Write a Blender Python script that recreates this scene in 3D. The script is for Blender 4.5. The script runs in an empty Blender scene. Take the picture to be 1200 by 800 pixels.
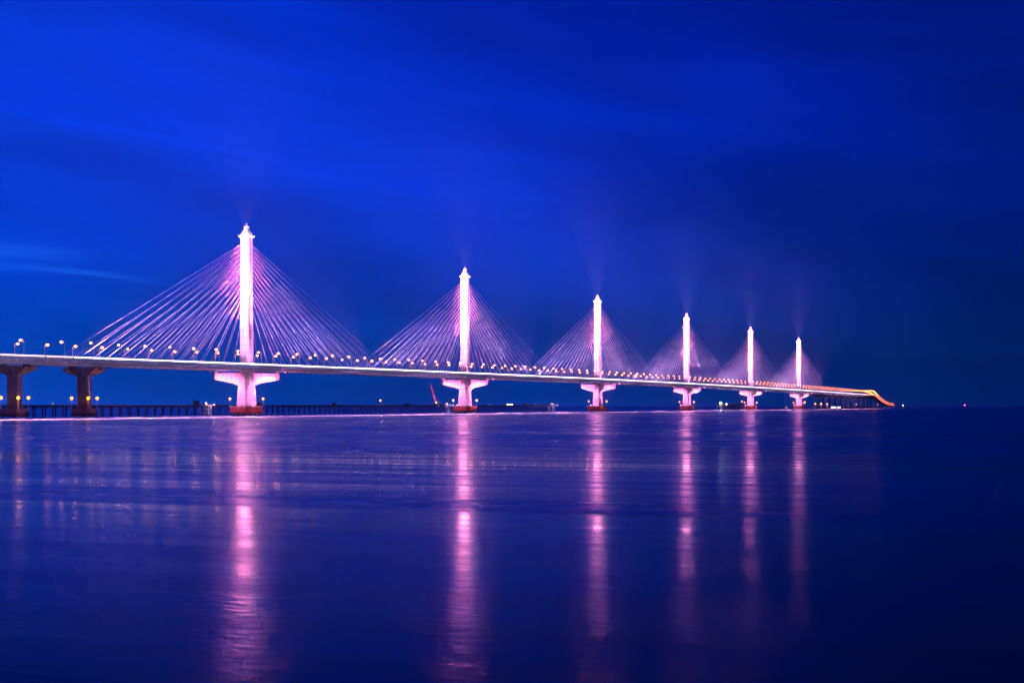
import bpy, math, random
import numpy as np
from mathutils import Vector, Matrix
random.seed(7)
R = math.radians
SC = bpy.context.scene
COL = SC.collection

# ------------------------------------------------------------------ camera
CAMZ = 9.0
F = 1666.7                       # focal length in pixels of a 1200 px wide frame (50 mm)
HZ = 474.7                       # horizon row in that frame
cam = bpy.data.objects.new('camera', bpy.data.cameras.new('camera'))
COL.objects.link(cam)
cam.location = (0, 0, CAMZ)
cam.rotation_euler = (R(90), 0, 0)
cam.data.lens = 50.0
cam.data.sensor_width = 36.0
cam.data.shift_y = (HZ - 400) / 1200.0
cam.data.clip_start = 0.5
cam.data.clip_end = 120000
SC.camera = cam

# ------------------------------------------------------------------ world: blue-hour sky
SUN_EL, SUN_AZ = -2.0, -62.0     # the sun has set, off to the left
world = bpy.data.worlds.new('World')
SC.world = world
world.use_nodes = True
def NT(tree):
    tree.nodes.clear()
    def n(t, **k):
        x = tree.nodes.new(t)
        for a, b in k.items():
            if isinstance(a, str) and hasattr(x, a): setattr(x, a, b)
        return x
    return n
wt = world.node_tree
n = NT(wt)
L = wt.links.new
def wmath(op, a, b=None, c=None, tree=None):
    t = tree or wt
    m = t.nodes.new('ShaderNodeMath'); m.operation = op
    for i, v in enumerate((a, b, c)):
        if v is None: continue
        if isinstance(v, (int, float)): m.inputs[i].default_value = v
        else: t.links.new(v, m.inputs[i])
    return m.outputs[0]
sky = n('ShaderNodeTexSky'); sky.sky_type = 'NISHITA'; sky.sun_disc = False
sky.sun_elevation = R(SUN_EL); sky.sun_rotation = R(SUN_AZ)
sky.air_density = 1.0; sky.dust_density = 0.6; sky.ozone_density = 4.0
geo = n('ShaderNodeNewGeometry')
tc = n('ShaderNodeTexCoord')
sep = n('ShaderNodeSeparateXYZ'); L(tc.outputs['Generated'], sep.inputs[0])
az = wmath('ARCTAN2', sep.outputs[0], sep.outputs[1])          # radians, 0 = +Y, + to the right
el = wmath('ARCSINE', sep.outputs[2])
def noise(vec, scale, detail, rough, dist=0.0, tree=None):
    t = tree or wt
    x = t.nodes.new('ShaderNodeTexNoise'); x.noise_dimensions = '3D'
    x.inputs['Scale'].default_value = scale; x.inputs['Detail'].default_value = detail
    x.inputs['Roughness'].default_value = rough; x.inputs['Distortion'].default_value = dist
    t.links.new(vec, x.inputs['Vector']); return x.outputs['Fac']
def comb(a, b, c, tree=None):
    t = tree or wt
    x = t.nodes.new('ShaderNodeCombineXYZ')
    for i, v in enumerate((a, b, c)):
        if isinstance(v, (int, float)): x.inputs[i].default_value = v
        else: t.links.new(v, x.inputs[i])
    return x.outputs[0]
def ramp(fac, a, b, lo, hi, tree=None):
    t = tree or wt
    x = t.nodes.new('ShaderNodeMapRange'); x.interpolation_type = 'SMOOTHSTEP'
    x.inputs[1].default_value = a; x.inputs[2].default_value = b
    x.inputs[3].default_value = lo; x.inputs[4].default_value = hi
    t.links.new(fac, x.inputs[0]); return x.outputs[0]
# broad soft cloud banks, drawn out along the wind (down to the right)
el2 = wmath('ADD', el, wmath('MULTIPLY', az, 0.13))
v1 = comb(wmath('MULTIPLY', wmath('SUBTRACT', az, 0.13), 1.6), wmath('MULTIPLY', el2, 6.0), 2.9)
c1 = noise(v1, 1.25, 4, 0.45, 0.4)
v2 = comb(wmath('MULTIPLY', az, 3.5), wmath('MULTIPLY', el2, 26.0), 9.1)
c2 = noise(v2, 1.0, 6, 0.55, 0.8)
cl = wmath('MULTIPLY', ramp(c1, 0.34, 0.66, 0.76, 1.22), ramp(c2, 0.3, 0.7, 0.91, 1.09))
# two thin wisps of cirrus low on the left
def wisp(a0, e0, slope, wid, len_, amp):
    d = wmath('SUBTRACT', wmath('SUBTRACT', el, e0), wmath('MULTIPLY', wmath('SUBTRACT', az, a0), slope))
    d = wmath('ADD', d, wmath('MULTIPLY', wmath('SUBTRACT', c2, 0.5), 0.02))
    g1 = wmath('EXPONENT', wmath('MULTIPLY', wmath('POWER', wmath('DIVIDE', d, wid), 2.0), -1.0))
    g2 = wmath('EXPONENT', wmath('MULTIPLY', wmath('POWER', wmath('DIVIDE', wmath('SUBTRACT', az, a0), len_), 2.0), -1.0))
    return wmath('MULTIPLY', wmath('MULTIPLY', g1, g2), amp)
ws = wmath('ADD', wisp(-0.35, 0.103, -0.03, 0.005, 0.07, 0.8), wisp(-0.29, 0.088, -0.09, 0.0028, 0.06, 1.2))
v3 = comb(wmath('MULTIPLY', az, 9.0), wmath('MULTIPLY', el2, 60.0), 2.1)
ws = wmath('MULTIPLY', ws, ramp(noise(v3, 1.0, 4, 0.6, 0.6), 0.25, 0.75, 0.3, 1.2))
# brighter towards the afterglow
tint = n('ShaderNodeMix'); tint.data_type = 'RGBA'; tint.blend_type = 'MULTIPLY'
tint.inputs[0].default_value = 1.0
L(sky.outputs[0], tint.inputs[6]); tint.inputs[7].default_value = (0.006, 0.80, 11.0, 1)
mul = n('ShaderNodeVectorMath'); mul.operation = 'SCALE'
L(tint.outputs[2], mul.inputs[0]); L(wmath('MULTIPLY', cl, wmath('MULTIPLY', ramp(az, -0.55, -0.08, 0.74, 1.22), ramp(az, 0.02, 0.42, 1.0, 0.50))), mul.inputs['Scale'])
# deep twilight blue of the whole vault, a little stronger towards the afterglow and the horizon
az_f = ramp(az, -0.60, 0.38, 1.60, 0.26)
hz_f = wmath('ADD', wmath('MULTIPLY', wmath('EXPONENT', wmath('MULTIPLY', wmath('MAXIMUM', el, 0.0), -7.0)), 1.15), 0.35)
base = n('ShaderNodeVectorMath'); base.operation = 'SCALE'; base.inputs[0].default_value = (0.002, 0.215, 1.85)
L(wmath('MULTIPLY', wmath('MULTIPLY', az_f, hz_f), cl), base.inputs['Scale'])
cir = n('ShaderNodeVectorMath'); cir.operation = 'SCALE'; cir.inputs[0].default_value = (0.03, 0.26, 0.75)
L(ws, cir.inputs['Scale'])
ad = n('ShaderNodeVectorMath'); ad.operation = 'ADD'; L(mul.outputs[0], ad.inputs[0]); L(base.outputs[0], ad.inputs[1])
ad2 = n('ShaderNodeVectorMath'); ad2.operation = 'ADD'; L(ad.outputs[0], ad2.inputs[0]); L(cir.outputs[0], ad2.inputs[1])
bg = n('ShaderNodeBackground'); bg.inputs[1].default_value = 0.15
L(ad2.outputs[0], bg.inputs[0])
wo = n('ShaderNodeOutputWorld'); L(bg.outputs[0], wo.inputs[0])

# last of the afterglow as a very weak, very soft sun
sl = bpy.data.lights.new('sun', 'SUN'); sl.energy = 0.02; sl.angle = R(20); sl.color = (0.55, 0.7, 1.0)
so = bpy.data.objects.new('sun', sl); COL.objects.link(so)
so.rotation_euler = (R(80), 0, R(-SUN_AZ + 180))

vs = SC.view_settings
vs.view_transform = 'Standard'; vs.look = 'None'; vs.exposure = 0.0; vs.gamma = 1.0
vs.use_curve_mapping = False
cy = SC.cycles
cy.use_denoising = True
cy.max_bounces = 4; cy.diffuse_bounces = 1; cy.glossy_bounces = 2; cy.volume_bounces = 1
cy.transmission_bounces = 2; cy.transparent_max_bounces = 4
cy.sample_clamp_indirect = 40.0; cy.sample_clamp_direct = 0.0
cy.use_light_tree = True
cy.caustics_reflective = False; cy.caustics_refractive = False

# ------------------------------------------------------------------ materials
def mat(name, color, rough=0.6, metal=0.0, grain=0.0, gscale=0.3, emit=None, strength=0.0, sample=True, streak=1.0, joint=0.0, tide=0.0):
    m = bpy.data.materials.new(name); m.use_nodes = True
    t = m.node_tree; b = t.nodes['Principled BSDF']
    b.inputs['Roughness'].default_value = rough; b.inputs['Metallic'].default_value = metal
    b.inputs['Base Color'].default_value = (*color, 1)
    if grain:
        c = t.nodes.new('ShaderNodeTexCoord')
        mp = t.nodes.new('ShaderNodeMapping'); mp.inputs['Scale'].default_value = (1, 1, streak)
        t.links.new(c.outputs['Object'], mp.inputs[0])
        f = noise(mp.outputs[0], gscale, 6, 0.6, 0.3, t)
        r = ramp(f, 0.3, 0.72, 1 - grain, 1 + grain * 0.35, t)
        if joint or tide:
            sx = t.nodes.new('ShaderNodeSeparateXYZ'); t.links.new(c.outputs['Object'], sx.inputs[0])
            if joint:                                     # pour joints every few metres
                fz = wmath('FRACT', wmath('DIVIDE', sx.outputs[2], joint, None, t), None, None, t)
                r = wmath('MULTIPLY', r, ramp(wmath('ABSOLUTE', wmath('SUBTRACT', fz, 0.5, None, t), None, None, t), 0.42, 0.5, 1.0, 0.72, t), None, t)
            if tide:                                      # dark wet band left by the tide
                zz = wmath('ADD', sx.outputs[2], wmath('MULTIPLY', f, 1.6, None, t), None, t)
                r = wmath('MULTIPLY', r, ramp(zz, tide, tide + 1.2, 0.35, 1.0, t), None, t)
        s = t.nodes.new('ShaderNodeVectorMath'); s.operation = 'SCALE'
        s.inputs[0].default_value = color; t.links.new(r, s.inputs['Scale'])
        t.links.new(s.outputs[0], b.inputs['Base Color'])
    if emit:
        b.inputs['Emission Color'].default_value = (*emit, 1)
        b.inputs['Emission Strength'].default_value = strength
        m.cycles.emission_sampling = 'AUTO' if sample else 'NONE'
    return m
M = {}
M['tower'] = mat('tower_concrete', (0.72, 0.70, 0.70), 0.7, grain=0.30, gscale=0.22, streak=0.18, joint=6.0)
M['pier'] = mat('pier_concrete', (0.62, 0.60, 0.60), 0.75, grain=0.35, gscale=0.25, streak=0.25, joint=4.5)
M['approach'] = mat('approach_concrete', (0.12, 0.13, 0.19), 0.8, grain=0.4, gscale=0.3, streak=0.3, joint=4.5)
M['head_panel'] = mat('pier_head_panel', (0.62, 0.34, 0.28), 0.8, grain=0.2, gscale=0.5)
M['girder'] = mat('girder_paint', (0.12, 0.29, 0.42), 0.5, grain=0.2, gscale=0.12)
M['asphalt'] = mat('asphalt', (0.05, 0.05, 0.055), 0.85, grain=0.2, gscale=0.8)
M['rail'] = mat('rail_paint', (0.70, 0.70, 0.72), 0.45)
M['cable'] = mat('cable_sheath', (0.80, 0.78, 0.80), 0.5)
M['fender'] = mat('fender_red', (0.48, 0.055, 0.045), 0.6, grain=0.4, gscale=0.7, tide=3.6)
M['cap'] = mat('cap_concrete', (0.40, 0.24, 0.21), 0.8, grain=0.3, gscale=0.4, tide=3.6)
M['pile'] = mat('pile_steel', (0.55, 0.52, 0.50), 0.6, grain=0.3, gscale=0.6)
M['rust'] = mat('rust_steel', (0.09, 0.07, 0.065), 0.75, grain=0.4, gscale=0.5)
M['post'] = mat('lamp_post_paint', (0.72, 0.70, 0.72), 0.4)
M['black'] = mat('lamp_housing', (0.05, 0.05, 0.055), 0.5)
M['white'] = mat('white_paint', (0.74, 0.72, 0.72), 0.5, grain=0.2, gscale=0.8)
M['redpaint'] = mat('crane_red', (0.55, 0.08, 0.12), 0.5, grain=0.2, gscale=0.8)
M['hull'] = mat('hull_paint', (0.10, 0.10, 0.14), 0.5, grain=0.3, gscale=0.6)
M['land'] = mat('far_land', (0.05, 0.06, 0.045), 0.95, grain=0.4, gscale=0.02)
M['led'] = mat('led_strip', (0.8, 0.8, 0.8), 0.4, emit=(0.92, 0.66, 1.0), strength=10.0)
_t = M['led'].node_tree; _g = _t.nodes.new('ShaderNodeNewGeometry')
_f = noise(_g.outputs['Position'], 0.035, 4, 0.7, 0.0, _t)
_t.links.new(ramp(_f, 0.3, 0.7, 3.5, 9.0, _t), _t.nodes['Principled BSDF'].inputs['Emission Strength'])
M['led_pan'] = mat('balustrade_led', (0.8, 0.8, 0.8), 0.4, emit=(1.0, 0.66, 0.90), strength=5.0)
M['led_far'] = mat('led_strip_far', (0.8, 0.8, 0.8), 0.4, emit=(1.0, 0.22, 0.03), strength=10.0)
M['sodium'] = mat('street_lantern', (0.9, 0.8, 0.7), 0.3, emit=(1.0, 0.24, 0.06), strength=11.0, sample=False)
M['sodium2'] = mat('street_lantern_pale', (0.9, 0.8, 0.8), 0.3, emit=(1.0, 0.26, 0.10), strength=10.0, sample=False)
M['sodium_far'] = mat('far_lantern', (0.9, 0.8, 0.7), 0.3, emit=(1.0, 0.19, 0.02), strength=52.0, sample=False)
M['amber'] = mat('amber_lantern', (0.9, 0.7, 0.5), 0.3, emit=(1.0, 0.20, 0.006), strength=12.0, sample=False)
M['whitelamp'] = mat('white_lantern', (0.9, 0.9, 0.9), 0.3, emit=(1.0, 0.75, 0.7), strength=60.0)
M['starlamp'] = mat('flood_lens', (0.9, 0.9, 0.9), 0.3, emit=(1.0, 0.82, 0.75), strength=160.0)
M['window'] = mat('lit_window', (0.8, 0.8, 0.8), 0.3, emit=(1.0, 0.72, 0.72), strength=5.0)
M['redlamp'] = mat('red_lantern', (0.8, 0.2, 0.3), 0.3, emit=(1.0, 0.05, 0.45), strength=14.0)
M['bluelamp'] = mat('pale_lantern', (0.8, 0.8, 0.9), 0.3, emit=(0.7, 0.8, 1.0), strength=22.0)
M['letters'] = mat('sign_letters', (0.45, 0.10, 0.12), 0.4, emit=(1.0, 0.10, 0.16), strength=0.5)
M['neon'] = mat('sign_neon', (0.6, 0.05, 0.15), 0.4, emit=(1.0, 0.0, 0.20), strength=3.0)
M['flood'] = mat('floodlight_lens', (0.9, 0.9, 0.9), 0.3, emit=(1.0, 0.6, 0.85), strength=14.0)

# ------------------------------------------------------------------ mesh helpers
class MB:
    def __init__(s): s.v, s.f = [], []
    def add(s, vs, fs):
        o = len(s.v); s.v += [tuple(p) for p in vs]; s.f += [tuple(i + o for i in q) for q in fs]; return s
    def box(s, x0, x1, y0, y1, z0, z1):
        return s.add([(x0,y0,z0),(x1,y0,z0),(x1,y1,z0),(x0,y1,z0),(x0,y0,z1),(x1,y0,z1),(x1,y1,z1),(x0,y1,z1)],
                     [(0,3,2,1),(4,5,6,7),(0,1,5,4),(1,2,6,5),(2,3,7,6),(3,0,4,7)])
    def loft(s, secs, cap=True):                       # list of equal-length rings, counter-clockwise from above
        k = len(secs[0]); v = [p for q in secs for p in q]; f = []
        for j in range(len(secs) - 1):
            for i in range(k):
                a = j*k + i; b = j*k + (i+1) % k
                f.append((a, b, b + k, a + k))
        if cap:
            f.append(tuple(range(k - 1, -1, -1))); f.append(tuple((len(secs)-1)*k + i for i in range(k)))
        return s.add(v, f)
    def tube(s, a, b, r0, r1=None, k=6):
        a, b = Vector(a), Vector(b); r1 = r0 if r1 is None else r1
        d = (b - a).normalized(); x = d.orthogonal().normalized(); y = d.cross(x)
        ring = lambda p, r: [p + (x*math.cos(t) + y*math.sin(t))*r for t in [2*math.pi*i/k for i in range(k)]]
        return s.loft([ring(a, r0), ring(b, r1)])
    def ball(s, c, r, rz=None):
        rz = rz or r; c = Vector(c); k = 8
        rings = []
        for ph in (-70, -35, 0, 35, 70):
            rings.append([c + Vector((r*math.cos(R(ph))*math.cos(2*math.pi*i/k), r*math.cos(R(ph))*math.sin(2*math.pi*i/k), rz*math.sin(R(ph)))) for i in range(k)])
        return s.loft(rings)
    def mesh(s, name, m, smooth=False):
        me = bpy.data.meshes.new(name); me.from_pydata([tuple(p) for p in s.v], [], s.f); me.update()
        me.materials.append(m)
        if smooth: me.polygons.foreach_set('use_smooth', [True]*len(me.polygons))
        return me
    def build(s, name, m, parent=None, smooth=False):
        return link(name, s.mesh(name, m, smooth), parent)
def link(name, me, parent=None, loc=None):
    o = bpy.data.objects.new(name, me); COL.objects.link(o)
    if parent: o.parent = parent
    if loc is not None: o.location = loc
    return o
def tag(o, label, cat, group=None):
    o['label'] = label; o['category'] = cat
    if group: o['group'] = group
    return o
def thing(name, label, cat, loc, rz=0.0, group=None):
    o = bpy.data.objects.new(name, None); COL.objects.link(o)
    o.empty_display_size = 2; o.location = loc; o.rotation_euler = (0, 0, rz)
    return tag(o, label, cat, group)
def octo(a, b, c, z, x=0, y=0):                        # chamfered rectangle ring
    return [(x+px, y+py, z) for px, py in ((a-c,-b),(a,-b+c),(a,b-c),(a-c,b),(-a+c,b),(-a,b-c),(-a,-b+c),(-a+c,-b))]
def bevel(o, w, seg=2):
    m = o.modifiers.new('bevel', 'BEVEL'); m.width = w; m.segments = seg; m.limit_method = 'ANGLE'
ORD = ['', 'first','second','third','fourth','fifth','sixth','seventh','eighth','ninth','tenth','eleventh','twelfth','thirteenth','fourteenth','fifteenth','sixteenth','seventeenth','eighteenth','nineteenth','twentieth','twenty-first','twenty-second','twenty-third','twenty-fourth','twenty-fifth','twenty-sixth']

# ------------------------------------------------------------------ bridge alignment (metres)
SPAN = 428.0
TH = math.atan(736 / F)
U = Vector((math.sin(TH), math.cos(TH), 0)); N = Vector((math.cos(TH), -math.sin(TH), 0))   # along / towards the camera side
Y0 = 3.09 * SPAN * math.cos(TH)
T0 = Vector((-311 / F * Y0, Y0, 0))
ROT = math.pi/2 - TH                                   # local +X = U, local -Y = N
def P(s, m=0.0, z=0.0):                                # s in spans from the first tower, m metres to the camera side
    p = T0 + U * (s * SPAN) + N * m; return Vector((p.x, p.y, z))
def s_at(px, m=0.0):                                   # span coordinate at which the line m crosses image column px
    r = (px - 600) / F; a = T0 + N * m
    return (r*a.y - a.x) / (SPAN * (U.x - r*U.y))
_pts = [(0,415),(53,417.4),(98,418.9),(180,422.3),(289,425.8),(400,430.5),(490,434.7),(600,439.4),(700,443.4),(805,448.7),(880,453.4),(940,457.0),(980,459.7),(1010,461.8)]
_ss = [s_at(x, 27.0) for x, y in _pts]
_zz = [CAMZ + (HZ - y) / F * P(s, 27.0).y for s, (x, y) in zip(_ss, _pts)]
_cf = np.polyfit(_ss, _zz, 3)
def zdeck(s):                                          # road level
    if s < -0.8: return float(np.polyval(_cf, -0.8))
    if s > 6.9: return float(np.polyval(_cf, 6.9)) - (s - 6.9) * 1.6
    return float(np.polyval(_cf, s))
S_L, S_J, S_R = -1.05, -0.575, 6.62                    # left end, joint to the approach, right end of the straight

# ------------------------------------------------------------------ the water
wm = bpy.data.materials.new('river_water'); wm.use_nodes = True
t = wm.node_tree; t.nodes.clear()
g = t.nodes.new('ShaderNodeNewGeometry')
sp = t.nodes.new('ShaderNodeSeparateXYZ'); t.links.new(g.outputs['Position'], sp.inputs[0])
X, Y = sp.outputs[0], sp.outputs[1]
wmx = lambda op, a, b=None, c=None: wmath(op, a, b, c, t)
Yt = wmx('ADD', Y, wmx('MULTIPLY', X, 0.34))            # current lines run slightly aslant
# slicks: long lanes of smoother and rougher water lying across the view
slick = noise(comb(wmx('MULTIPLY', X, 0.0022), wmx('MULTIPLY', Yt, 0.022), 1.3, t), 1.0, 5, 0.55, 0.6, t)
slick2 = noise(comb(wmx('MULTIPLY', X, 0.012), wmx('MULTIPLY', Yt, 0.16), 5.3, t), 1.0, 5, 0.6, 0.5, t)
# wind lanes: alternating belts of ruffled and slack water parallel to the near bank
Yl = wmx('LOGARITHM', wmx('MAXIMUM', wmx('MULTIPLY', Yt, wmx('ADD', wmx('MULTIPLY', slick, 0.34), 0.83)), 5.0), 10.0)
lane = t.nodes.new('ShaderNodeFloatCurve')
t.links.new(wmx('DIVIDE', Yl, 4.0), lane.inputs['Value'])
cv = lane.mapping.curves[0]
def lx(y): return math.log10(y)/4.0
LANES = [(20,.25),(44,.235),(52,.205),(62,.175),(80,.155),(100,.15),(116,.165),(125,.235),(134,.235),(144,.15),(158,.15),(168,.20),(178,.16),(195,.185),(205,.16),(225,.19),(260,.235),(500,.24),(1500,.24),(9000,.24)]
cv.points[0].location = (0.0, .27); cv.points[1].location = (1.0, .31)
for yy, vv in LANES: cv.points.new(lx(yy), vv)
lane.mapping.update()
rough = wmx('ADD', lane.outputs[0], wmx('ADD', ramp(slick, 0.32, 0.68, -0.045, 0.045, t), ramp(slick2, 0.3, 0.7, -0.065, 0.065, t)))
# swell and ripples
h1 = noise(comb(wmx('MULTIPLY', X, 0.02), wmx('MULTIPLY', Yt, 0.075), 2.2, t), 1.0, 3, 0.5, 0.4, t)
h2 = noise(comb(wmx('MULTIPLY', X, 0.8), wmx('MULTIPLY', Yt, 1.5), 7.2, t), 1.0, 3, 0.5, 0.3, t)
h2 = wmx('MULTIPLY', wmx('SUBTRACT', h2, 0.5), wmx('MULTIPLY', ramp(Yt, 36.0, 105.0, 1.0, 0.10, t), ramp(slick, 0.3, 0.7, 0.35, 1.65, t)))
hh = wmx('ADD', wmx('MULTIPLY', h1, 0.11), wmx('MULTIPLY', h2, 0.023))
bp = t.nodes.new('ShaderNodeBump'); bp.inputs['Strength'].default_value = 1.0; bp.inputs['Distance'].default_value = 1.0
t.links.new(hh, bp.inputs['Height'])
gl = t.nodes.new('ShaderNodeBsdfGlossy'); gl.distribution = 'GGX'
gl.inputs['Color'].default_value = (0.76, 0.98, 1.0, 1)
t.links.new(rough, gl.inputs['Roughness']); t.links.new(bp.outputs[0], gl.inputs['Normal'])
df = t.nodes.new('ShaderNodeBsdfDiffuse'); 
# muddy water paled along the piers to paint in the lit waterline, dark elsewhere
bd = wmx('ADD', wmx('MULTIPLY', wmx('SUBTRACT', X, T0.x), N.x), wmx('MULTIPLY', wmx('SUBTRACT', Y, T0.y), N.y))   # metres from the bridge axis
bd = wmx('ADD', bd, wmx('MULTIPLY', wmx('SUBTRACT', slick, 0.5), 60.0))
belt = wmx('MULTIPLY', ramp(bd, 60.0, 250.0, 1.0, 0.0, t), ramp(bd, -140.0, -60.0, 0.0, 1.0, t))
cm = t.nodes.new('ShaderNodeMix'); cm.data_type = 'RGBA'; t.links.new(belt, cm.inputs[0])
cm.inputs[6].default_value = (0.02, 0.026, 0.03, 1); cm.inputs[7].default_value = (0.55, 0.48, 0.43, 1)
t.links.new(cm.outputs[2], df.inputs['Color'])
fr = t.nodes.new('ShaderNodeFresnel'); fr.inputs['IOR'].default_value = 1.33
ff = wmx('MINIMUM', wmx('ADD', wmx('MULTIPLY', wmx('POWER', fr.outputs[0], 1.7), 0.98), 0.02), 0.60)
mx = t.nodes.new('ShaderNodeMixShader')
t.links.new(ff, mx.inputs[0]); t.links.new(df.outputs[0], mx.inputs[1]); t.links.new(gl.outputs[0], mx.inputs[2])
ou = t.nodes.new('ShaderNodeOutputMaterial'); t.links.new(mx.outputs[0], ou.inputs[0])
WR = 20000.0
water = MB().add([(-WR,-2000,0),(WR,-2000,0),(WR,WR,0),(-WR,WR,0)], [(0,1,2,3)]).build('water', wm)
water['kind'] = 'structure'; tag(water, 'calm dark blue river reflecting the lit bridge', 'water')

# far shore at the right edge, just on the horizon
sh = MB(); k = 60
for i in range(k):
    x0 = 6050 + i*60; 
    a = 14 + 9*math.sin(i*0.35) + 6*math.sin(i*1.3+1) ; b = 14 + 9*math.sin((i+1)*0.35) + 6*math.sin((i+1)*1.3+1)
    w = min(1, i/12.0); w2 = min(1, (i+1)/12.0)
    sh.add([(x0,17000,0),(x0+60,17000,0),(x0+60,17250,4+w2*b),(x0,17250,4+w*a),(x0,17900,0),(x0+60,17900,0)], [(0,1,2,3),(3,2,5,4)])
shore = sh.build('far_shore', M['land']); shore['kind'] = 'structure'
tag(shore, 'low dark far shore on the horizon at the right edge', 'shore')

# ------------------------------------------------------------------ lights
PINK = (1.0, 0.30, 0.84); PALE = (1.0, 0.14, 0.36)
def spot(loc, target, power, color, angle, blend=0.5, radius=0.4, strip=None):
    d = bpy.data.lights.new('spot_beam', 'SPOT'); d.energy = power; d.color = color
    d.spot_size = R(angle); d.spot_blend = blend; d.shadow_soft_size = radius
    if strip:                                            # barn doors: the beam is cut to an upright slot
        d.use_nodes = True; lt = d.node_tree; em = lt.nodes['Emission']
        tcn = lt.nodes.new('ShaderNodeTexCoord'); sx_ = lt.nodes.new('ShaderNodeSeparateXYZ'); lt.links.new(tcn.outputs['Normal'], sx_.inputs[0])
        q_ = wmath('ABSOLUTE', wmath('DIVIDE', sx_.outputs[0], sx_.outputs[2], None, lt), None, None, lt)
        lt.links.new(ramp(q_, strip*0.9, strip, 1.0, 0.0, lt), em.inputs['Strength'])
    o = bpy.data.objects.new('spot_beam', d); COL.objects.link(o)
    loc, target = Vector(loc), Vector(target)
    o.matrix_world = Matrix.Translation(loc) @ (target - loc).to_track_quat('-Z', 'Y').to_matrix().to_4x4()
    return o
def point(loc, power, color, radius=0.4):
    d = bpy.data.lights.new('lamp_glow', 'POINT'); d.energy = power; d.color = color; d.shadow_soft_size = radius
    o = bpy.data.objects.new('lamp_glow', d); COL.objects.link(o); o.location = loc; return o
_fl_body = MB().box(-0.35,0.35,-0.55,0.55,0.0,0.12).box(-0.08,0.08,-0.62,-0.56,0.1,0.95).box(-0.08,0.08,0.56,0.62,0.1,0.95).mesh('base', M['black'])
_fl_head = MB().loft([octo(0.30,0.40,0.08,-0.55), octo(0.50,0.54,0.08,0.0)]).mesh('housing', M['black'])
_fl_lens = MB().loft([octo(0.45,0.49,0.06,0.003), octo(0.45,0.49,0.06,0.05)]).mesh('lens', M['flood'])
def floodlight(loc, target, power, color, angle, label, blend=0.5, strip=None):
    loc, target = Vector(loc), Vector(target)
    r = thing('floodlight', label, 'floodlight', loc, 0, 'floodlights on the bridge')
    link('base', _fl_body, r)
    q = (target - loc).to_track_quat('Z', 'Y')
    h = link('housing', _fl_head, r); h.rotation_mode = 'QUATERNION'; h.rotation_quaternion = q; h.location = (0,0,0.8)
    g = link('lens', _fl_lens, h)
    spot(loc + Vector((0,0,0.8)) + (target - loc).normalized()*0.4, target, power, color, angle, blend, 0.4 if not strip else 0.15, strip)
    return r

# ------------------------------------------------------------------ girders (two carriageways)
def sweep(secfun, ss):                                  # world-space loft along the alignment
    mb = MB(); mb.loft([[P(s, m, zdeck(s) + dz) for m, dz in secfun] for s in ss]); return mb
def lin(a, b, n): return [a + (b-a)*i/(n-1) for i in range(n)]
def girder(label, m0, m1, near):
    root = thing('bridge_carriageway', label, 'bridge', P(0,0,0))
    root.location = (0,0,0)
    mo, mi = (m1, m0) if near else (m0, m1)             # outer, inner
    sg = 1 if near else -1
    box = [(mi, -0.9), (mi + sg*2.2, -4.9), (mo - sg*6.0, -4.9), (mo - sg*0.4, -2.2), (mo, -1.1), (mo, -0.25), (mi, -0.25)]
    if not near: box = box[::-1]
    edges = [S_L, -0.80, -0.637, -0.475] + [-0.475 + 0.19*0 ] 
    joints = [S_L, -0.80, -0.637, S_J] + [0.5 + i - 0.5 for i in range(0)] + [-0.25, 0.25, 0.5, 0.75, 1.25, 1.5, 1.75, 2.25, 2.5, 2.75, 3.25, 3.5, 3.75, 4.25, 4.5, 4.75, 5.25, 5.475, 5.6385, 5.802, 5.9655, 6.129, 6.2925, 6.456, S_R]
    for a, b in zip(joints[:-1], joints[1:]):
        e = 0.12 / SPAN
        sweep(box, lin(a + e, b - e, 5)).build('girder_segment', M['girder'], root)
    road = [(mi, -0.245), (mi, -0.10), (mo, -0.10), (mo, -0.245)]
    if near: road = road[::-1]
    sweep(road[::-1] if near else road, lin(S_L, S_R, 60)).build('road_surface', M['asphalt'], root)
    # inner and outer kerb rails
    for m in (mi, mo):
        w = 0.18
        sweep([(m - w, -0.1), (m + w, -0.1), (m + w, 0.75), (m - w, 0.75)], lin(S_L, S_R, 60)).build('parapet', M['rail'], root)
    if near:
        c = mo + 0.24
        led = [(c, -0.28), (c + 0.16, -0.28), (c + 0.16, 0.22), (c, 0.22)]
        for a, b in zip(joints[3:-1], joints[4:]):
            e = 0.30 / SPAN
            mb = sweep(led, lin(a + e, b - e, 5)); mb.build('edge_light', M['led'], root)
        for a, b in zip(joints[:3], joints[1:4]):       # lit balustrade panels on the approach
            mb = MB(); L0 = (b - a)*SPAN; kk = int(L0 / 2.35)
            for i in range(kk):
                s0 = a + i*2.35/SPAN; s1 = s0 + 1.2/SPAN
                mb.loft([[P(s, m, zdeck(s) + dz) for m, dz in led] for s in (s0, s1)])
            o = mb.build('balustrade_lights', M['led_pan'], root); o['kind'] = 'stuff'
        # inspection-carriage rail under the outer edge
        sweep([(mo - 5.2, -5.35), (mo - 4.9, -5.35), (mo - 4.9, -4.98), (mo - 5.2, -4.98)], lin(S_J, 5.47, 60)).build('inspection_rail', M['rail'], root)
    return root
near_g = girder('near carriageway of the bridge with bright white edge light line', 5.8, 27.6, True)
far_g = girder('far carriageway of the bridge behind the towers, mostly hidden', -27.6, -5.8, False)

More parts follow.
